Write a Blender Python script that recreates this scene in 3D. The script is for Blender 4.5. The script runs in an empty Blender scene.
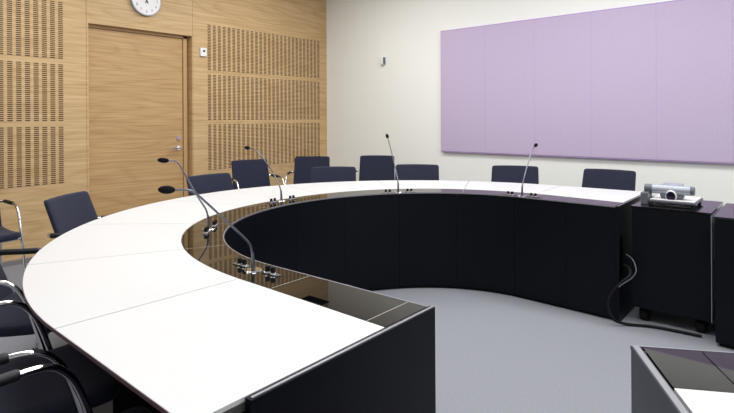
import bpy, bmesh, math, random
from mathutils import Vector, Matrix
random.seed(7)
S = bpy.context.scene
COL = S.collection
XW, YW = -5.519, 5.598          # timber wall plane, white wall plane
XR, YR, ZC = 3.6, -3.2, 3.25    # right wall, rear wall, ceiling
TZ = 0.74                        # table height

# ------------------------------------------------------------------ materials
def lin(r, g, b):
    def c(v):
        v /= 255.0
        return v / 12.92 if v <= .04045 else ((v + .055) / 1.055) ** 2.4
    return (c(r), c(g), c(b), 1)

def mat(name, col, rough=.5, metal=0, spec=.5, ior=1.5, noise=None, bump=None, sheen=0):
    m = bpy.data.materials.new(name); m.use_nodes = True
    nt = m.node_tree; b = nt.nodes['Principled BSDF']
    b.inputs['Base Color'].default_value = col
    b.inputs['Roughness'].default_value = rough
    b.inputs['Metallic'].default_value = metal
    b.inputs['IOR'].default_value = ior
    b.inputs['Specular IOR Level'].default_value = spec
    if sheen:
        b.inputs['Sheen Weight'].default_value = sheen
    tc = nt.nodes.new('ShaderNodeTexCoord')
    if noise:
        scale, lo, hi = noise
        n = nt.nodes.new('ShaderNodeTexNoise'); n.inputs['Scale'].default_value = scale
        n.inputs['Detail'].default_value = 3
        nt.links.new(tc.outputs['Object'], n.inputs['Vector'])
        r = nt.nodes.new('ShaderNodeMapRange')
        r.inputs['From Min'].default_value = .3; r.inputs['From Max'].default_value = .7
        r.inputs['To Min'].default_value = lo; r.inputs['To Max'].default_value = hi
        nt.links.new(n.outputs['Fac'], r.inputs['Value'])
        mx = nt.nodes.new('ShaderNodeMix'); mx.data_type = 'RGBA'; mx.blend_type = 'MULTIPLY'
        mx.inputs[0].default_value = 1
        mx.inputs[6].default_value = col
        cmb = nt.nodes.new('ShaderNodeCombineColor')
        for i in range(3): nt.links.new(r.outputs[0], cmb.inputs[i])
        nt.links.new(cmb.outputs[0], mx.inputs[7])
        nt.links.new(mx.outputs[2], b.inputs['Base Color'])
    if bump:
        n = nt.nodes.new('ShaderNodeTexNoise'); n.inputs['Scale'].default_value = bump[0]
        nt.links.new(tc.outputs['Object'], n.inputs['Vector'])
        bp = nt.nodes.new('ShaderNodeBump'); bp.inputs['Strength'].default_value = bump[1]
        bp.inputs['Distance'].default_value = .002
        nt.links.new(n.outputs['Fac'], bp.inputs['Height'])
        nt.links.new(bp.outputs[0], b.inputs['Normal'])
    return m

def wood_mat(name, light, dark, seed=0.0, slots=None):
    """oak veneer, grain along Y.  slots=(y0, pitch, z0, rowpitch) cuts dark slots."""
    m = bpy.data.materials.new(name); m.use_nodes = True
    nt = m.node_tree; N = nt.nodes; L = nt.links; b = N['Principled BSDF']
    b.inputs['Roughness'].default_value = .45
    b.inputs['Specular IOR Level'].default_value = .35
    tc = N.new('ShaderNodeTexCoord')
    def mapped(sx, sy, sz):
        mp = N.new('ShaderNodeMapping'); mp.inputs['Scale'].default_value = (sx, sy, sz)
        mp.inputs['Location'].default_value = (seed, seed * 1.7, seed * .6)
        L.new(tc.outputs['Object'], mp.inputs['Vector']); return mp
    # fine pores
    n1 = N.new('ShaderNodeTexNoise'); n1.inputs['Scale'].default_value = 1; n1.inputs['Detail'].default_value = 5
    L.new(mapped(1, 2.2, 70).outputs[0], n1.inputs['Vector'])
    # broad cathedral figure: distorted bands
    n2 = N.new('ShaderNodeTexNoise'); n2.inputs['Scale'].default_value = 1; n2.inputs['Detail'].default_value = 1.5
    L.new(mapped(1, .55, 3.4).outputs[0], n2.inputs['Vector'])
    mul = N.new('ShaderNodeMath'); mul.operation = 'MULTIPLY'; mul.inputs[1].default_value = 22
    L.new(n2.outputs['Fac'], mul.inputs[0])
    fr = N.new('ShaderNodeMath'); fr.operation = 'PINGPONG'; fr.inputs[1].default_value = 1
    L.new(mul.outputs[0], fr.inputs[0])
    pw = N.new('ShaderNodeMath'); pw.operation = 'POWER'; pw.inputs[1].default_value = 3
    L.new(fr.outputs[0], pw.inputs[0])
    n3 = N.new('ShaderNodeTexNoise'); n3.inputs['Scale'].default_value = 1; n3.inputs['Detail'].default_value = 2
    L.new(mapped(1, .5, 2.5).outputs[0], n3.inputs['Vector'])
    a = N.new('ShaderNodeMath'); a.operation = 'MULTIPLY_ADD'; a.inputs[1].default_value = 1.5; a.inputs[2].default_value = -.5
    L.new(n1.outputs['Fac'], a.inputs[0])
    a2 = N.new('ShaderNodeMath'); a2.operation = 'MULTIPLY_ADD'; a2.inputs[1].default_value = .25
    L.new(pw.outputs[0], a2.inputs[0]); L.new(a.outputs[0], a2.inputs[2])
    a3 = N.new('ShaderNodeMath'); a3.operation = 'MULTIPLY_ADD'; a3.inputs[1].default_value = .35
    L.new(n3.outputs['Fac'], a3.inputs[0]); L.new(a2.outputs[0], a3.inputs[2])
    rmp = N.new('ShaderNodeValToRGB')
    rmp.color_ramp.elements[0].position = .05; rmp.color_ramp.elements[0].color = light
    rmp.color_ramp.elements[1].position = 1.0; rmp.color_ramp.elements[1].color = dark
    L.new(a3.outputs[0], rmp.inputs[0])
    out = rmp.outputs[0]
    if slots:
        y0, py, z0, pz, wy, wz = slots
        sp = N.new('ShaderNodeSeparateXYZ'); L.new(tc.outputs['Object'], sp.inputs[0])
        def stripe(sock, o, p, w):
            s = N.new('ShaderNodeMath'); s.operation = 'SUBTRACT'; s.inputs[1].default_value = o - p * 400
            L.new(sock, s.inputs[0])
            d = N.new('ShaderNodeMath'); d.operation = 'DIVIDE'; d.inputs[1].default_value = p
            L.new(s.outputs[0], d.inputs[0])
            f = N.new('ShaderNodeMath'); f.operation = 'FRACT'; L.new(d.outputs[0], f.inputs[0])
            l = N.new('ShaderNodeMath'); l.operation = 'LESS_THAN'; l.inputs[1].default_value = w / p
            L.new(f.outputs[0], l.inputs[0]); return l.outputs[0]
        s1 = stripe(sp.outputs['Y'], y0, py, wy)
        s2 = stripe(sp.outputs['Z'], z0, pz, wz)
        mm = N.new('ShaderNodeMath'); mm.operation = 'MULTIPLY'; L.new(s1, mm.inputs[0]); L.new(s2, mm.inputs[1])
        mx = N.new('ShaderNodeMix'); mx.data_type = 'RGBA'
        L.new(mm.outputs[0], mx.inputs[0]); L.new(out, mx.inputs[6]); mx.inputs[7].default_value = lin(66, 40, 20)
        out = mx.outputs[2]
    L.new(out, b.inputs['Base Color'])
    return m

OAK_L, OAK_D = lin(214, 185, 141), lin(178, 144, 99)
SL = (0, .0703, 0, .0184, .042, .0098)
M = dict(
    oak=wood_mat('oak_veneer', OAK_L, OAK_D, 0),
    oak_door=wood_mat('oak_door_veneer', lin(203, 170, 124), lin(168, 131, 86), 4.3),
    oak_slot=wood_mat('oak_slotted', OAK_L, OAK_D, 0, SL),
    oak_dark=mat('oak_frame', lin(190, 154, 106), .5),
    wall=mat('white_paint', lin(241, 243, 239), .85, spec=.2, noise=(1.2, .985, 1.0)),
    ceil=mat('ceiling_paint', lin(235, 235, 232), .9, spec=.1),
    carpet=mat('grey_carpet', lin(141, 143, 151), .95, spec=.1, noise=(160, .82, 1.1), bump=(220, .4)),
    skirting=mat('grey_skirting', lin(126, 124, 124), .6),
    white=mat('white_laminate', lin(210, 211, 213), .38, spec=.3),
    glass=mat('black_glass', (.006, .006, .006, 1), .025, spec=.5),
    grey_core=mat('grey_core', lin(170, 168, 165), .5),
    core_dk=mat('dark_core', lin(70, 68, 68), .6),
    line=mat('pale_seam', lin(165, 160, 152), .4),
    edge=mat('dark_edge_band', lin(96, 72, 78), .5),
    black=mat('black_laminate', lin(6, 8, 17), .45, spec=.18, noise=(30, .9, 1.08)),
    slate=mat('slate_laminate', lin(46, 49, 62), .45, noise=(30, .9, 1.05)),
    black_gloss=mat('black_gloss_laminate', (.008, .008, .01, 1), .06, spec=.6),
    rubber=mat('black_rubber', lin(11, 11, 14), .65, spec=.25),
    alu=mat('aluminium', lin(150, 150, 158), .4, metal=.6),
    chrome=mat('chrome', lin(225, 225, 228), .09, metal=1),
    steel=mat('satin_steel', lin(108, 110, 120), .28, metal=.85),
    cloth=mat('navy_cloth', lin(43, 45, 62), .9, spec=.15, noise=(240, .8, 1.15), bump=(300, .3), sheen=.1),
    pad=mat('black_arm_pad', lin(28, 28, 34), .5, spec=.4),
    foam=mat('black_foam', lin(24, 24, 30), .95, spec=.1, bump=(500, .6)),
    purple=mat('lilac_fabric', lin(194, 180, 208), .9, spec=.1, noise=(60, .97, 1.02)),
    purple_edge=mat('lilac_edge', lin(180, 155, 205), .8),
    plastic=mat('white_plastic', lin(235, 235, 235), .4),
    dark=mat('dark_mark', lin(40, 40, 46), .5),
    numeral=mat('grey_print', lin(120, 130, 150), .6),
    red=mat('red_hand', lin(170, 40, 50), .5),
    silver=mat('silver_plastic', lin(160, 165, 178), .4, metal=.25),
    silver_dk=mat('grey_plastic', lin(95, 98, 108), .45),
    lens=mat('lens_glass', lin(30, 20, 50), .05, spec=.8),
    reflection_black=mat('matt_black', (.002, .002, .002, 1), 1, spec=0),
    floor_void=mat('joint_shadow', lin(60, 45, 30), .8),
)

# ------------------------------------------------------------------ mesh helpers
def bx(bm, x0, x1, y0, y1, z0, z1, bev=0, seg=2):
    t = bmesh.new()
    bmesh.ops.create_cube(t, size=1)
    for v in t.verts:
        v.co = Vector(((x0 + x1) / 2 + v.co.x * (x1 - x0), (y0 + y1) / 2 + v.co.y * (y1 - y0), (z0 + z1) / 2 + v.co.z * (z1 - z0)))
    if bev:
        bmesh.ops.bevel(t, geom=t.edges[:], offset=bev, segments=seg, affect='EDGES', profile=.5)
    merge(bm, t)
    return bm

def merge(bm, t, mtx=None):
    if mtx is not None: t.transform(mtx)
    me = bpy.data.meshes.new('tmp'); t.to_mesh(me); t.free()
    bm.from_mesh(me); bpy.data.meshes.remove(me)

def smooth_path(pts, n=6):
    P = [Vector(p) for p in pts]
    if len(P) < 3: return P
    out = []
    Q = [P[0] * 2 - P[1]] + P + [P[-1] * 2 - P[-2]]
    for i in range(1, len(Q) - 2):
        a, b, c, d = Q[i - 1:i + 3]
        for k in range(n):
            t = k / n
            out.append(.5 * ((2 * b) + (c - a) * t + (2 * a - 5 * b + 4 * c - d) * t * t + (3 * b - a - 3 * c + d) * t ** 3))
    out.append(P[-1]); return out

def tube(bm, pts, r, seg=10, n=6, smooth=True):
    P = smooth_path(pts, n) if smooth else [Vector(p) for p in pts]
    R = r if callable(r) else (lambda t: r)
    rings = []; up = None
    for i, p in enumerate(P):
        d = (P[min(i + 1, len(P) - 1)] - P[max(i - 1, 0)]).normalized()
        if up is None:
            up = Vector((0, 0, 1)) if abs(d.z) < .9 else Vector((1, 0, 0))
        s = d.cross(up).normalized(); up = s.cross(d).normalized()
        rad = R(i / (len(P) - 1))
        rings.append([bm.verts.new(p + (s * math.cos(a) + up * math.sin(a)) * rad) for a in [2 * math.pi * k / seg for k in range(seg)]])
    for a, b in zip(rings, rings[1:]):
        for k in range(seg):
            bm.faces.new((a[k], a[(k + 1) % seg], b[(k + 1) % seg], b[k]))
    bm.faces.new(rings[0][::-1]); bm.faces.new(rings[-1])
    return bm

def cyl(bm, p0, p1, r0, r1=None, seg=20):
    r1 = r0 if r1 is None else r1
    return tube(bm, [p0, p1], lambda t: r0 + (r1 - r0) * t, seg, smooth=False)

def ellipsoid(bm, c, d, rl, rr, seg=16):
    t = bmesh.new(); bmesh.ops.create_uvsphere(t, u_segments=seg, v_segments=12, radius=1)
    q = Vector(d).normalized().to_track_quat('Z', 'Y').to_matrix().to_4x4()
    merge(bm, t, Matrix.Translation(c) @ q @ Matrix.Diagonal((rr, rr, rl, 1)))
    return bm

def obj(name, bm, m, parent=None, smooth=False, bevel=0):
    bmesh.ops.recalc_face_normals(bm, faces=bm.faces[:])
    me = bpy.data.meshes.new(name); bm.to_mesh(me); bm.free()
    o = bpy.data.objects.new(name, me); COL.objects.link(o)
    me.materials.append(m)
    if smooth:
        for p in me.polygons: p.use_smooth = True
        try:
            me.set_sharp_from_angle(angle=math.radians(smooth if smooth is not True else 45))
        except Exception: pass
    if bevel:
        md = o.modifiers.new('bevel', 'BEVEL'); md.width = bevel; md.segments = 2; md.limit_method = 'ANGLE'
    if parent: o.parent = parent
    return o

def thing(name, label, cat, loc=(0, 0, 0), rz=0, group=None):
    o = bpy.data.objects.new(name, None); COL.objects.link(o)
    o.empty_display_size = .1
    o.location = loc; o.rotation_euler = (0, 0, rz)
    o['label'] = label; o['category'] = cat
    if group: o['group'] = group
    return o

def struct(name, bm, m, label=None, cat='wall', parent=None):
    o = obj(name, bm, m, parent)
    if parent is None:
        o['kind'] = 'structure'; o['label'] = label or name; o['category'] = cat
    return o

def dup(root, loc, rz, label, group):
    r = root.copy(); COL.objects.link(r); r.location = loc; r.rotation_euler = (0, 0, rz)
    r['label'] = label; r['group'] = group
    for ch in list(root.children):
        c = ch.copy(); COL.objects.link(c); c.parent = r
        for g in ch.children:
            d = g.copy(); COL.objects.link(d); d.parent = c
    return r

# ------------------------------------------------------------------ room shell
DY0, DY1, DZ = 2.212, 3.364, 2.284       # door opening in the timber wall
bm = bmesh.new()
bx(bm, XW - .12, XW, YR, DY0 - .022, 0, ZC)
bx(bm, XW - .12, XW, DY0 - .019, DY0, 0, ZC)
bx(bm, XW - .12, XW, DY1 + .011, YW, 0, ZC)
bx(bm, XW - .12, XW, DY0, DY1 + .008, DZ, ZC)
bx(bm, XW - .12, XW, DY1, DY1 + .008, 0, DZ)
bx(bm, XW - .30, XW - .12, YR, YW + .1, 0, ZC)
struct('wall_left', bm, M['oak'], 'oak veneered wall with door opening', 'wall')
struct('wall_back', bx(bmesh.new(), XW - .3, XR + .1, YW, YW + .12, 0, ZC), M['wall'], 'plain off-white painted wall behind the curved table', 'wall')
struct('wall_right', bx(bmesh.new(), XR, XR + .12, YR, YW, 0, ZC), M['wall'], 'off-white side wall of the meeting room', 'wall')
struct('wall_rear', bx(bmesh.new(), XW - .3, XR + .1, YR - .12, YR, 0, ZC), M['wall'], 'off-white rear wall of the meeting room', 'wall')
struct('floor', bx(bmesh.new(), XW - .3, XR + .1, YR - .1, YW + .1, -.1, 0), M['carpet'], 'grey carpeted floor', 'floor')
struct('ceiling', bx(bmesh.new(), XW - .3, XR + .1, YR - .1, YW + .1, ZC, ZC + .1), M['ceil'], 'white ceiling', 'ceiling')
bm = bmesh.new()
bx(bm, XW, XW + .012, YR, DY0, 0, .045); bx(bm, XW, XW + .012, DY1, YW, 0, .045)
struct('baseboard_left', bm, M['skirting'], 'low grey skirting along the oak wall', 'skirting')
struct('baseboard_back', bx(bmesh.new(), XW + .012, XR, YW - .012, YW, 0, .045), M['skirting'], 'low grey skirting along the white wall', 'skirting')

# door: recessed leaf, frame, lever handle, lock
LX = XW - .075
d = thing('door_1', 'oak veneered door recessed in the wooden wall under the clock', 'door', (LX, (DY0 + DY1) / 2, 0))
d['kind'] = 'structure'
def loc_box(p, x0, x1, y0, y1, z0, z1, bev=0):
    c = p.location
    return bx(bmesh.new(), x0 - c.x, x1 - c.x, y0 - c.y, y1 - c.y, z0 - c.z, z1 - c.z, bev)
leaf = obj('door_leaf', loc_box(d, LX - .04, LX, DY0 + .012, 3.283, .006, DZ - .035, .002), M['oak_door'], d)
bm = bmesh.new(); c = d.location
bx(bm, LX - .044 - c.x, LX - .012 - c.x, DY0 + .0005 - c.y, DY0 + .009 - c.y, 0, DZ - .001)
bx(bm, LX - .044 - c.x, LX + .012 - c.x, 3.29 - c.y, 3.335 - c.y, 0, DZ - .001, .002)
bx(bm, LX - .044 - c.x, LX - .02 - c.x, 3.335 - c.y, DY1 - .001 - c.y, 0, DZ - .001)
bx(bm, LX - .044 - c.x, LX + .012 - c.x, DY0 + .0005 - c.y, 3.335 - c.y, DZ - .03, DZ - .001)
obj('door_frame', bm, M['oak_dark'], d)
bm = bmesh.new(); hy = 3.229 - c.y
cyl(bm, (0, hy, .984), (.012, hy, .984), .027); cyl(bm, (.012, hy, .984), (.05, hy, .984), .01)
tube(bm, [(.05, hy + .008, .984), (.052, hy - .03, .984), (.05, hy - .12, .982)], .009)
obj('door_handle', bm, M['chrome'], d, smooth=True)
bm = bmesh.new(); cyl(bm, (0, hy - .003, 1.10), (.018, hy - .003, 1.10), .029, .024)
bx(bm, .018, .024, hy - .006, hy + .0, 1.088, 1.112)
obj('door_lock', bm, M['chrome'], d, smooth=40)

# slotted acoustic panels: three blocks of slots each, slightly proud of the wall
def slotted(name, label, y_first, ncol, grp):
    y0, y1 = y_first, y_first + (ncol - 1) * .0703 + .042 
    t = thing(name, label, 'wall panel', (XW + .0011, y0, .68), 0, grp)
    for k in range(3):
        zb = .705 + k * .6
        b = bx(bmesh.new(), 0, .0015, -.001, y1 - y0 + .001, 0, .5428)
        o = obj('slot_field', b, M['oak_slot'], t)
        o.location = (0, 0, zb - .68)
    return t
slotted('slotted_panel', 'oak wall panel with slot columns left of the door', 1.955 - .021 - 26 * .0703, 27, 'slotted oak acoustic panels')
slotted('slotted_panel', 'oak wall panel with slot columns between door and white wall', 3.594 - .021, 27, 'slotted oak acoustic panels')

# wall clock
ck = thing('wall_clock', 'round white wall clock above the wooden door', 'clock', (XW, 2.796, 2.603))
bm = bmesh.new(); cyl(bm, (0, 0, 0), (.04, 0, 0), .165, .165, 48)
obj('clock_case', bm, M['silver'], ck, smooth=40)
bm = bmesh.new(); cyl(bm, (.036, 0, 0), (.0425, 0, 0), .158, .155, 48)
obj('clock_face', bm, M['plastic'], ck, smooth=40)
for h in range(1, 13):
    cu = bpy.data.curves.new('t', 'FONT'); cu.body = str(h); cu.size = .042; cu.align_x = 'CENTER'; cu.align_y = 'CENTER'
    to = bpy.data.objects.new('t', cu); COL.objects.link(to)
    bpy.context.view_layer.update()
    me = bpy.data.meshes.new_from_object(to.evaluated_get(bpy.context.evaluated_depsgraph_get()))
    a = math.radians(90 - 30 * h)
    # text plane X->+Y, Y->+Z, normal -> +X
    mt = Matrix(((0, 0, 1, .0432), (1, 0, 0, .122 * math.cos(a)), (0, 1, 0, .122 * math.sin(a)), (0, 0, 0, 1)))
    me.transform(mt); bmn = bmesh.new(); bmn.from_mesh(me); obj('numeral', bmn, M['numeral'], ck)
    bpy.data.meshes.remove(me); bpy.data.objects.remove(to); bpy.data.curves.remove(cu)
def hand(name, ang, l, tail, w, x, m):
    bm = bmesh.new(); a = math.radians(90 - ang)
    bx(bm, x, x + .002, -tail, l, -w / 2, w / 2)
    bm.transform(Matrix.Rotation(a, 4, 'X'))
    obj(name, bm, m, ck)
hand('hour_hand', 332, .075, .036, .012, .044, M['dark'])
hand('minute_hand', 25, .115, .036, .009, .047, M['dark'])
hand('second_hand', 0, .12, .008, .005, .050, M['red'])

# small wall devices
t = thing('thermostat', 'small white thermostat box on the oak wall right of the door', 'thermostat', (XW, 3.506, 2.11))
obj('housing', bx(bmesh.new(), -.0012, .022, -.042, .042, -.05, .05, .002), M['plastic'], t)
bm = bmesh.new(); cyl(bm, (.022, .004, .012), (.026, .004, .012), .014); obj('dial', bm, M['dark'], t, smooth=40)
t = thing('wall_sensor', 'tiny white sensor box alone on the white wall', 'sensor', (-4.43, YW, 2.09))
obj('housing', bx(bmesh.new(), -.035, .02, -.05, 0, -.05, .05, .006), M['plastic'], t)
obj('side_cover', bx(bmesh.new(), .0205, .03, -.045, 0, -.045, .048, .002), M['silver_dk'], t)

# lilac fabric board
bd = thing('fabric_board', 'large lilac fabric pinboard on the white wall', 'pinboard', (-3.492, YW, .893))
W6 = .594
for k in range(6):
    obj('fabric_panel', bx(bmesh.new(), k * W6 + .0006, (k + 1) * W6 - .0006, -.045, -.012, .012, 1.482), M['purple'], bd)
bm = bmesh.new()
bx(bm, -.006, 6 * W6 + .006, -.04, -.0, 0, .0115); bx(bm, -.006, 6 * W6 + .006, -.04, -.0, 1.4825, 1.494)
bx(bm, -.008, -.0005, -.04, 0, .0, 1.494); bx(bm, 6 * W6 + .0005, 6 * W6 + .008, -.04, 0, 0, 1.494)
bx(bm, 0, 6 * W6, -.0118, 0, .0115, 1.4825)
for k in range(1, 6): bx(bm, k * W6 - .0018, k * W6 + .0018, -.0454, -.0118, .012, 1.482)
obj('board_frame', bm, M['purple_edge'], bd)

# ------------------------------------------------------------------ curved table
OUT = (-1.562, 2.460, 1.922, 1.045, 1.94, .048, .0186)
MID = (-1.488, 2.472, 1.338, 1.032, 2.20, -.09, .019)
INN = (-1.630, 2.460, 1.1407, .921, 1.96, -.0356, -.0122)
XN, XF = -.887, -.957       # near end, far end of the arms

C0 = (-1.525, 2.46)
def inside(C, x, y, off):
    cx, cy, R, asp, n, ff, fn = C
    u_, v_ = x - cx, y - cy
    if u_ > 0: return abs(v_) < R + off + (ff if v_ > 0 else fn) * u_
    return (abs(u_ / asp) ** n + abs(v_) ** n) ** (1 / n) < R + off

def cpt(C, s, off=0.0):
    """point where station s meets curve C. -90..-270 are bearings about C0 round the bend;
       the 30 units beyond either end run along the straight arms to their ends."""
    if -270 <= s <= -90:
        a = math.radians(s); x0, y0, dx, dy = C0[0], C0[1], math.cos(a), math.sin(a)
    elif s > -90:
        x0, y0, dx, dy = C0[0] + (XN - C0[0]) * (s + 90) / 30, C0[1], 0, -1
    else:
        x0, y0, dx, dy = C0[0] + (XF - C0[0]) * (-270 - s) / 30, C0[1], 0, 1
    lo, hi = 0.0, 4.0
    for _ in range(32):
        m = (lo + hi) / 2
        if inside(C, x0 + dx * m, y0 + dy * m, off): lo = m
        else: hi = m
    return (x0 + dx * lo, y0 + dy * lo)

def ring(bm, CA, CB, s0, s1, z0, z1, offa=0, offb=0, step=1.5, shrink=0.0):
    """solid between curve CA (inner) and CB (outer) from s0 to s1 (s0>s1)"""
    n = max(2, int(abs(s0 - s1) / step))
    SS = [s0 + (s1 - s0) * i / n for i in range(n + 1)]
    A = [Vector((*cpt(CA, s, offa), 0)) for s in SS]; B = [Vector((*cpt(CB, s, offb), 0)) for s in SS]
    if shrink:
        for L_ in (A, B):
            L_[0] += (L_[1] - L_[0]).normalized() * shrink
            L_[-1] += (L_[-2] - L_[-1]).normalized() * shrink
    v = []
    for a, b in zip(A, B):
        v.append([bm.verts.new((a.x, a.y, z0)), bm.verts.new((a.x, a.y, z1)), bm.verts.new((b.x, b.y, z1)), bm.verts.new((b.x, b.y, z0))])
    for p, q in zip(v, v[1:]):
        for k in range(4):
            bm.faces.new((p[k], p[(k + 1) % 4], q[(k + 1) % 4], q[k]))
    bm.faces.new(v[0]); bm.faces.new(v[-1][::-1])
    return bm

tb = thing('conference_table', 'horseshoe conference table with white top and black glass inner band', 'table')
E0, E1 = -60, -300
# white top sections
cuts_w = [E0, -91.6, -115.5, -140, -165, -195, -220, -244.5, -268, E1]
for a, b in zip(cuts_w, cuts_w[1:]):
    obj('tabletop_section', ring(bmesh.new(), MID, OUT, a, b, TZ - .010, TZ, .003, -.002, shrink=.0022), M['white'], tb)
# black glass inlay sections
cuts_g = [E0, -63.3, -83.65, -115.5, -140, -165, -195, -220, -244.5, -270, E1]
for a, b in zip(cuts_g, cuts_g[1:]):
    obj('glass_inlay', ring(bmesh.new(), INN, MID, a, b, TZ - .008, TZ - .0005, .006, -.001, shrink=.0016), M['glass'], tb)
for s in cuts_g[1:-1]:
    obj('seam_strip', ring(bmesh.new(), INN, MID, s + .055, s - .055, TZ - .008, TZ - .0004, .0065, -.0015), M['line'], tb)
obj('core_board', ring(bmesh.new(), INN, MID, E0, E1, TZ - .028, TZ - .0087, .034, 0), M['grey_core'], tb)
obj('core_board', ring(bmesh.new(), MID, OUT, E0, E1, TZ - .028, TZ - .0105, .0005, -.07), M['core_dk'], tb)
obj('inlay_edge_strip', ring(bmesh.new(), INN, INN, E0, E1, TZ - .0086, TZ + .0002, 0, .0045), M['alu'], tb)
obj('outer_edge_band', ring(bmesh.new(), OUT, OUT, E0, E1, TZ - .0104, TZ - .0004, -.0018, .0), M['edge'], tb)
refl = obj('dark_reflection', bx(bmesh.new(), -1.235, -1.145, 1.135, 1.168, TZ - .0004, TZ + .0008), M['reflection_black'], tb)  # dark reflection in the glass band, modelled as a thin matt black plate
# curved front panels
cuts_f = [E0, -74, -94, -115, -136, -157, -178, -199.4, -220.8, -242.5, -263.6, -283, E1]
for a, b in zip(cuts_f, cuts_f[1:]):
    obj('fascia_panel', ring(bmesh.new(), INN, INN, a, b, .022, TZ - .0092, .008, .030, shrink=.0012), M['black'], tb)
obj('plinth', ring(bmesh.new(), INN, INN, E0, E1, 0, .021, .031, .056), M['rubber'], tb)
obj('fascia_backing', ring(bmesh.new(), INN, INN, E0, E1, .022, TZ - .031, .0305, .042), M['rubber'], tb)
# radial support panels under the top
for s in (-92, -117, -142, -180, -218, -243, -268):
    p = Vector((*cpt(INN, s, .056), 0)); q = Vector((*cpt(MID, s, .28), 0))
    dd = (q - p).normalized(); L_ = (q - p).length
    bm = bx(bmesh.new(), 0, L_, -.012, .012, 0, TZ - .030)
    bm.transform(Matrix.Translation(p) @ Matrix.Rotation(math.atan2(dd.y, dd.x), 4, 'Z'))
    obj('support_panel', bm, M['black'], tb)
# end panels with aluminium capping
def end_panel(x, y0, y1, yw):
    e = obj('end_panel', bx(bmesh.new(), x + .0015, x + .022, y0, y1, 0, TZ + .001, .0015), M['black'], tb)
    obj('metal_capping', bx(bmesh.new(), x + .0115, x + .0185, y0 + .006, y1 - .006, TZ + .001, TZ + .003), M['alu'], e)
end_panel(XN, .655, 1.335, 0)
obj('end_board', bx(bmesh.new(), XN - .02, XN + .003, .60, 1.30, .0, TZ - .032), M['black'], tb)
end_panel(XF, 3.570, 4.29, 0)
obj('cable_outlet', bx(bmesh.new(), XF + .019, XF + .022, 3.60, 3.66, .28, .55, .001), M['rubber'], tb)

# ------------------------------------------------------------------ second table (corner at the lower right)
u = Vector((.872, .490, 0)).normalized()
t2 = thing('side_table', 'second dark-panelled table with white top and black glass band, corner only in view', 'table', (-.3475, 1.4215, 0), math.atan2(u.y, u.x))
LG, GD = 1.9, .205
x = .026
for k, (a, b) in enumerate([(x, .158), (.158, 1.0), (1.0, LG)]):
    obj('glass_inlay', bx(bmesh.new(), a + .0015, b - .0015, -GD, -.007, TZ - .008, TZ - .0005), M['glass'], t2)
for a, b in [(x, 1.0), (1.0, LG)]:
    obj('tabletop_section', bx(bmesh.new(), a + .001, b - .001, -.80, -GD - .003, TZ - .010, TZ), M['white'], t2)
obj('core_board', bx(bmesh.new(), x, LG, -.798, -.001, TZ - .028, TZ - .0105), M['grey_core'], t2)
obj('edge_strip', bx(bmesh.new(), .0, LG, -.005, 0, TZ - .0102, TZ + .0004), M['alu'], t2)
e = obj('end_panel', bx(bmesh.new(), 0, .020, -.70, -.006, 0, TZ + .0005, .001), M['slate'], t2)
obj('metal_capping', bx(bmesh.new(), .003, .0175, -.70, -.008, TZ + .0005, TZ + .0025), M['alu'], e)
obj('fascia_panel', bx(bmesh.new(), .021, LG, -.045, -.022, .02, TZ - .029), M['black'], t2)
obj('end_panel', bx(bmesh.new(), LG + .001, LG + .021, -.70, -.0, 0, TZ, .001), M['slate'], t2)

# ------------------------------------------------------------------ chairs
def pad_grid(hw, h, r0, r1, th, fn, hw_top=None, nu=10):
    """rounded cushion: u in [-hw,hw], v in [0,h], corners r0 at v=0 and r1 at v=h; fn(u,v,w)->xyz"""
    hw_top = hw if hw_top is None else hw_top
    vs = sorted(set([r0 * (1 - math.cos(a)) for a in [math.pi / 2 * k / 5 for k in range(6)]] +
                    [r0 + (h - r0 - r1) * k / 6 for k in range(7)] +
                    [h - r1 * (1 - math.cos(a)) for a in [math.pi / 2 * k / 5 for k in range(6)]]))
    vs = [v for i, v in enumerate(vs) if i == 0 or v - vs[i - 1] > 1e-5]
    def half(v):
        w = hw + (hw_top - hw) * v / h
        if v < r0: return w - r0 + math.sqrt(max(0, r0 * r0 - (r0 - v) ** 2))
        if v > h - r1: return w - r1 + math.sqrt(max(0, r1 * r1 - (v - h + r1) ** 2))
        return w
    us = [-1, -.985, -.94] + [-.94 + 1.88 * k / nu for k in range(1, nu)] + [.94, .985, 1]
    bm = bmesh.new(); G = {}
    for side in (0, 1):
        for j, v in enumerate(vs):
            for i, a in enumerate(us):
                e = min((1 - abs(a)) * hw, v, h - v)
                k = min(1, max(0, e) / (.45 * th)); pw = .5 * th * (.35 + .65 * math.sqrt(max(0, 1 - (1 - k) ** 2)))
                G[side, i, j] = bm.verts.new(fn(a * half(v), v, pw if side else -pw))
    nI, nJ = len(us), len(vs)
    for side in (0, 1):
        for j in range(nJ - 1):
            for i in range(nI - 1):
                f = (G[side, i, j], G[side, i + 1, j], G[side, i + 1, j + 1], G[side, i, j + 1])
                bm.faces.new(f if side else f[::-1])
    loop = [(i, 0) for i in range(nI)] + [(nI - 1, j) for j in range(1, nJ)] + [(i, nJ - 1) for i in range(nI - 2, -1, -1)] + [(0, j) for j in range(nJ - 2, 0, -1)]
    for a, b in zip(loop, loop[1:] + loop[:1]):
        bm.faces.new((G[0, a[0], a[1]], G[0, b[0], b[1]], G[1, b[0], b[1]], G[1, a[0], a[1]]))
    return bm

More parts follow.
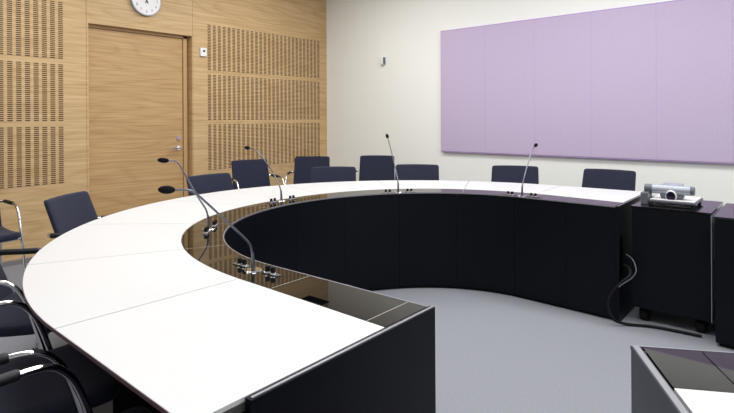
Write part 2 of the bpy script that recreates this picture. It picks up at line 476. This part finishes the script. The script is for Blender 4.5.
def make_chair(label, group, lean=.115):
    t = thing('armchair', label, 'chair', (0, 0, 0), 0, group)
    # seat
    obj('seat', pad_grid(.232, .46, .03, .05, .05, lambda u_, v, w: (u_, -.21 + v, .448 + w - .012 * math.sin(math.pi * v / .46) + .006 * (u_ / .23) ** 2), .236), M['cloth'], t, smooth=60)
    # backrest, leaning back and gently hollow
    def back(u_, v, w):
        k = v / .40
        return (u_, -.175 - lean * k + .018 * (u_ / .22) ** 2 + w, .455 + v - .004 * (u_ / .22) ** 2)
    obj('backrest', pad_grid(.222, .396, .02, .022, .028, back, .213), M['cloth'], t, smooth=60)
    for s in (-1, 1):
        X = .265 * s
        a = obj('arm_frame', tube(bmesh.new(), [(X - .03 * s, -.262, .66), (X, -.235, .656), (X, -.12, .655), (X, -.03, .657), (X, .022, .648), (X, .062, .612), (X, .092, .555), (X, .128, .44), (X, .19, .22), (X, .25, .012)], .0102, 12), M['chrome'], t, smooth=60)
        obj('arm_pad', tube(bmesh.new(), [(X, -.235, .658), (X, -.20, .659), (X, -.10, .658), (X, -.055, .659)], lambda q: .0150 if .05 < q < .95 else .013, 12), M['pad'], a, smooth=60)
        obj('foot_glide', cyl(bmesh.new(), (X, .252, 0), (X, .2475, .02), .014, .0135), M['rubber'], a, smooth=40)
        Y = .225 * s
        b = obj('rear_leg', tube(bmesh.new(), [(Y + .03 * s, -.34, .012), (Y + .02 * s, -.28, .22), (Y, -.215, .43), (Y - .02 * s, -.205, .49), (Y - .05 * s, -.235, .58), (Y - .06 * s, -.272, .68)], .0105, 10), M['chrome'], t, smooth=60)
        obj('foot_glide', cyl(bmesh.new(), (Y + .03 * s, -.342, 0), (Y + .03 * s, -.336, .02), .014, .0135), M['rubber'], b, smooth=40)
    bm = bmesh.new()
    for y, hx in ((.132, .262), (-.19, .226)):
        tube(bm, [(-hx, y, .408 if y > 0 else .405), (0, y, .402), (hx, y, .408 if y > 0 else .405)], .009, 8)
    for X in (-.15, .15):
        tube(bm, [(X, .132, .405), (X, -.19, .403)], .009, 8, smooth=False)
    obj('seat_frame', bm, M['chrome'], t, smooth=60)
    return t

TG, WG = 'navy armchairs around the horseshoe table', 'navy armchairs along the walls'
def rz(fx, fy): return math.atan2(fy, fx) - math.pi / 2
def from_back(bx_, by_, fx, fy, back=.312):
    l = math.hypot(fx, fy); fx /= l; fy /= l
    return (bx_ + fx * back, by_ + fy * back, 0), rz(fx, fy)
chairs = [
    # (location, rotation, label, group)
    ((-1.287, .503, 0), 0.0, 'navy chair at the bottom edge, nearest the camera, mostly cut off', TG),
    ((-1.935, .560, 0), rz(.17, .985), 'navy chair tucked under the near white arm, second from the camera', TG),
    ((-2.705, .825, 0), rz(.61, .79), 'navy chair at the outer bend whose long arm pad touches the white tabletop', TG),
    (*from_back(-3.50, 1.265, .78, .62), 'navy chair in front of the left slotted panel, back leaning over the white tabletop', TG),
    (*from_back(-3.85, 2.49, .99, .05), 'navy chair at the table in front of the oak door', TG),
    (*from_back(-3.495, 3.63, .66, -.75), 'navy chair at the table overlapping the one in the corner', TG),
    (*from_back(-2.995, 4.31, .50, -.86), 'navy chair at the table, just right of the upright microphone', TG),
    (*from_back(-2.165, 4.745, .36, -.93), 'navy chair behind the microphone that stands before the lilac board', TG),
    (*from_back(-1.352, 4.885, .02, -1), 'navy chair by the table end next to the document camera', TG),
    ((-4.74, 1.085, 0), rz(1, .02), 'navy chair against the oak wall at the left edge, only arm and seat visible', WG),
    (*from_back(-4.89, 3.69, .97, -.25, .28), 'navy chair against the slotted panel, right of the door, both arms showing', WG),
    (*from_back(-4.68, 4.49, .62, -.78, .28), 'navy chair in the corner where oak and white walls meet', WG),
    (*from_back(-4.125, 5.07, .56, -.83, .28), 'navy chair against the white wall, just left of the upright microphone', WG),
]
protos = {}
for loc, r, lab, g in chairs:
    if g not in protos:
        p = protos[g] = make_chair(lab, g, .15 if g == TG else .105); p.location = loc; p.rotation_euler = (0, 0, r)
    else:
        dup(protos[g], loc, r, lab, g)

# ------------------------------------------------------------------ microphones on the glass band
def mic(px, py, ang, prof, label, heads=.030):
    """local +X points from the microphone towards the seat"""
    t = thing('gooseneck_microphone', label, 'microphone', (px, py, TZ), math.radians(ang), 'gooseneck microphones on the glass band')
    bm = bmesh.new(); cyl(bm, (0, 0, .0003), (0, 0, .004), .033, .030, 28); obj('base_plate', bm, M['chrome'], t, smooth=40)
    pts = [(s, 0, z) for s, z in prof]
    bm = bmesh.new(); cyl(bm, (0, 0, .004), (prof[1][0], 0, prof[1][1] + .02), .0085, .006, 16); obj('socket', bm, M['steel'], t, smooth=40)
    obj('gooseneck', tube(bmesh.new(), [(0, 0, .004)] + pts[1:], lambda q: .0052 - .0018 * q, 10, 8), M['steel'], t, smooth=60)
    d_ = (Vector(pts[-1]) - Vector(pts[-2])).normalized(); c_ = Vector(pts[-1]) + d_ * heads * .8
    obj('windscreen', ellipsoid(bmesh.new(), c_, d_, heads, .0135), M['foam'], t, smooth=80)
    for s in (-1, 1):
        b = obj('button_plate', bx(bmesh.new(), -.024, -.002, min(s * .045, s * .135), max(s * .045, s * .135), -.0002 + .0005, .003, .001), M['steel'], t)
        for k in (.070, .100):
            bm = bmesh.new(); cyl(bm, (-.012, s * k, .003), (-.012, s * k, .008), .0135, .012, 18)
            r_ = obj('knob_ring', bm, M['chrome'], b, smooth=40)
            bm = bmesh.new(); cyl(bm, (-.012, s * k, .008), (-.012, s * k, .027), .0095, .0088, 18)
            obj('knob', bm, M['rubber'], b, smooth=40)
    return t
P1 = [(0, 0), (.003, .045), (.010, .088), (.034, .122), (.13, .215), (.227, .305), (.262, .329), (.322, .337)]
mic(-1.606, 1.230, -90, P1, 'near gooseneck microphone bending left low over the white tabletop')
mic(-2.392, 1.547, -137, [(0, 0), (.002, .05), (.012, .10), (.055, .17), (.105, .26), (.145, .335), (.168, .354), (.205, .357)], 'second gooseneck microphone, its head in front of the oak door')
mic(-2.82, 2.405, 180, [(0, 0), (.004, .05), (.02, .10), (.09, .19), (.19, .28), (.27, .335), (.31, .352), (.36, .355)], 'gooseneck microphone arching left in front of the right slotted panel')
mic(-2.425, 3.233, 141, [(0, 0), (.003, .05), (.02, .10), (.10, .19), (.20, .28), (.28, .355), (.325, .395), (.345, .408)], 'upright gooseneck microphone before the white wall between two chairs')
mic(-1.608, 3.643, 95, [(0, 0), (.002, .05), (.02, .10), (.09, .18), (.17, .26), (.24, .320), (.27, .338), (.30, .347)], 'gooseneck microphone with its head against the lilac board')

# ------------------------------------------------------------------ rolling cabinets
def cabinet(x0, x1, y0, y1, label, rot=0, wheels=True):
    t = thing('rolling_cabinet', label, 'cabinet', (x0, y0, 0), rot, 'black rolling cabinets')
    W, D = x1 - x0, y1 - y0; zb = .092 if wheels else .02
    obj('carcass', bx(bmesh.new(), 0, W, .02, D, zb, TZ - .014, .001), M['black'], t)
    obj('door_panel', bx(bmesh.new(), .004, W - .004, 0, .018, zb + .004, TZ - .018, .0015), M['black'], t)
    obj('side_panel', bx(bmesh.new(), W + .0002, W + .004, .0, D, zb, TZ - .0135, .0005), M['silver'], t)
    obj('cabinet_top', bx(bmesh.new(), -.003, W + .004, -.003, D + .003, TZ - .012, TZ, .001), M['black_gloss'], t)
    if wheels:
        for cx in (.06, W - .06):
            for cy in (.09, D - .07):
                bm = bmesh.new(); cyl(bm, (cx - .022, cy - .015, .042), (cx + .022, cy - .015, .042), .042, .042, 24)
                w = obj('caster', bm, M['rubber'], t, smooth=40)
                bm = bmesh.new(); bx(bm, cx - .030, cx - .024, cy - .03, cy + .02, .03, .0915); bx(bm, cx + .024, cx + .030, cy - .03, cy + .02, .03, .0915)
                bx(bm, cx - .03, cx + .03, cy - .03, cy + .03, zb - .008, zb - .0005); obj('caster_fork', bm, M['rubber'], w)
    else:
        obj('plinth', bx(bmesh.new(), .02, W - .02, .03, D - .02, 0, .019), M['rubber'], t)
    return t
cabinet(-.885, -.455, 3.665, 4.20, 'black rolling cabinet carrying the document camera')
cabinet(-.425, .12, 3.555, 4.15, 'black cabinet at the right edge, beside the rolling cabinet', 0.0, False)

# document camera
dc = thing('document_camera', 'silver document camera folded on the black rolling cabinet', 'document camera', (-.855, 3.80, TZ), .0)
obj('base', bx(bmesh.new(), .05, .36, -.02, .26, .018, .034, .004), M['silver_dk'], dc)
obj('stage', bx(bmesh.new(), .062, .35, -.012, .25, .0345, .038, .001), M['plastic'], dc)
bm = bmesh.new()
for x_ in (.07, .34):
    for y_ in (0, .23): cyl(bm, (x_, y_, 0), (x_, y_, .0175), .012)
obj('foot', bm, M['rubber'], dc)
obj('hinge_block', bx(bmesh.new(), 0, .05, -.03, .10, 0.0, .078, .006), M['silver_dk'], dc)
bm = bmesh.new(); cyl(bm, (.0655, .05, .098), (.315, .05, .098), .030, .030, 28); bx(bm, .12, .26, .05, .13, .105, .135, .012)
obj('camera_arm', bm, M['silver'], dc, smooth=40)
bm = bmesh.new(); cyl(bm, (.012, .05, .100), (.065, .05, .100), .027, .027, 28); bx(bm, .03, .05, .03, .07, .06, .1)
obj('arm_joint', bm, M['silver_dk'], dc, smooth=40)
bm = bmesh.new(); cyl(bm, (.3155, .05, .098), (.34, .05, .098), .029, .026, 28); obj('end_cap', bm, M['silver_dk'], dc, smooth=40)
bm = bmesh.new(); bx(bm, .115, .27, .035, .10, .042, .085, .012)
hd = obj('camera_head', bm, M['silver_dk'], dc)
bm = bmesh.new(); cyl(bm, (.195, .034, .064), (.195, .008, .060), .037, .035, 32); obj('lens_ring', bm, M['plastic'], hd, smooth=40)
bm = bmesh.new(); cyl(bm, (.195, .0079, .060), (.195, .0045, .0597), .031, .030, 32); obj('lens', bm, M['lens'], hd, smooth=40)
bm = bmesh.new()
tube(bm, [(.06, -.035, .012), (.12, -.05, .006), (.20, -.045, .006), (.27, -.055, .006), (.33, -.035, .006)], .005, 8)
tube(bm, [(.08, -.03, .018), (.15, -.04, .016), (.22, -.03, .006), (.30, -.035, .018)], .005, 8)
obj('connector_lead', bm, M['rubber'], dc, smooth=60)

for ch in dc.children_recursive:
    ch.data.transform(Matrix.Diagonal((.86, 1, 1, 1)))
# ------------------------------------------------------------------ cables by the table end
def cable(label, pts, r, m, name='cable'):
    o = obj(name, tube(bmesh.new(), pts, r, 8, 8), m, smooth=60)
    o['label'] = label; o['category'] = 'cable'
    return o
CABLES = True
if CABLES:
    cable('black cable looping from the table end down to the carpet', [(-.924, 3.630, .36), (-.88, 3.59, .355), (-.868, 3.55, .32), (-.91, 3.53, .275), (-.958, 3.52, .21), (-.985, 3.51, .13), (-.955, 3.50, .05), (-.90, 3.55, .014), (-.76, 3.615, .011), (-.62, 3.635, .011), (-.50, 3.64, .011)], .0085, M['rubber'])
    cable('thin grey cable hanging at the table end above the black loop', [(-.912, 3.640, .43), (-.86, 3.595, .41), (-.83, 3.545, .36), (-.85, 3.525, .315), (-.895, 3.512, .275), (-.92, 3.505, .25)], .003, M['silver_dk'])

# ------------------------------------------------------------------ lights
def area(x, y, sx, sy, p, col=(1, .995, .985), z=ZC - .02):
    l = bpy.data.lights.new('ceiling_lamp', 'AREA'); l.shape = 'RECTANGLE'; l.size = sx; l.size_y = sy
    l.energy = p; l.color = col
    o = bpy.data.objects.new('ceiling_lamp', l); COL.objects.link(o); o.location = (x, y, z)
    return o
for x_ in (-3.75, -1.4, .95):
    for y_, p_ in ((-.8, 10), (1.5, 43.5), (3.85, 43.5)):
        area(x_, y_, 1.5, .9, p_)
w = bpy.data.worlds.new('world'); S.world = w; w.use_nodes = True
w.node_tree.nodes['Background'].inputs[0].default_value = (1, 1, 1, 1)
w.node_tree.nodes['Background'].inputs[1].default_value = .4

# ------------------------------------------------------------------ camera
cd = bpy.data.cameras.new('camera'); cam = bpy.data.objects.new('camera', cd); COL.objects.link(cam)
cd.sensor_width = 36; cd.sensor_fit = 'HORIZONTAL'; cd.lens = 524.94 * 36 / 734
cd.shift_x = .00072; cd.shift_y = -(206.5 - 118.624) / 734
cd.clip_start = .02
cam.matrix_world = Matrix.Translation((0, 0, 1.3084)) @ Matrix.Rotation(.7032, 4, 'Z') @ Matrix.Rotation(math.pi / 2, 4, 'X') @ Matrix.Rotation(-.006, 4, 'Z')
S.camera = cam
S.view_settings.view_transform = 'Standard'
S.view_settings.look = 'None'
S.view_settings.exposure = 0
S.cycles.use_denoising = True
S.cycles.max_bounces = 10
S.cycles.diffuse_bounces = 5
S.cycles.glossy_bounces = 5
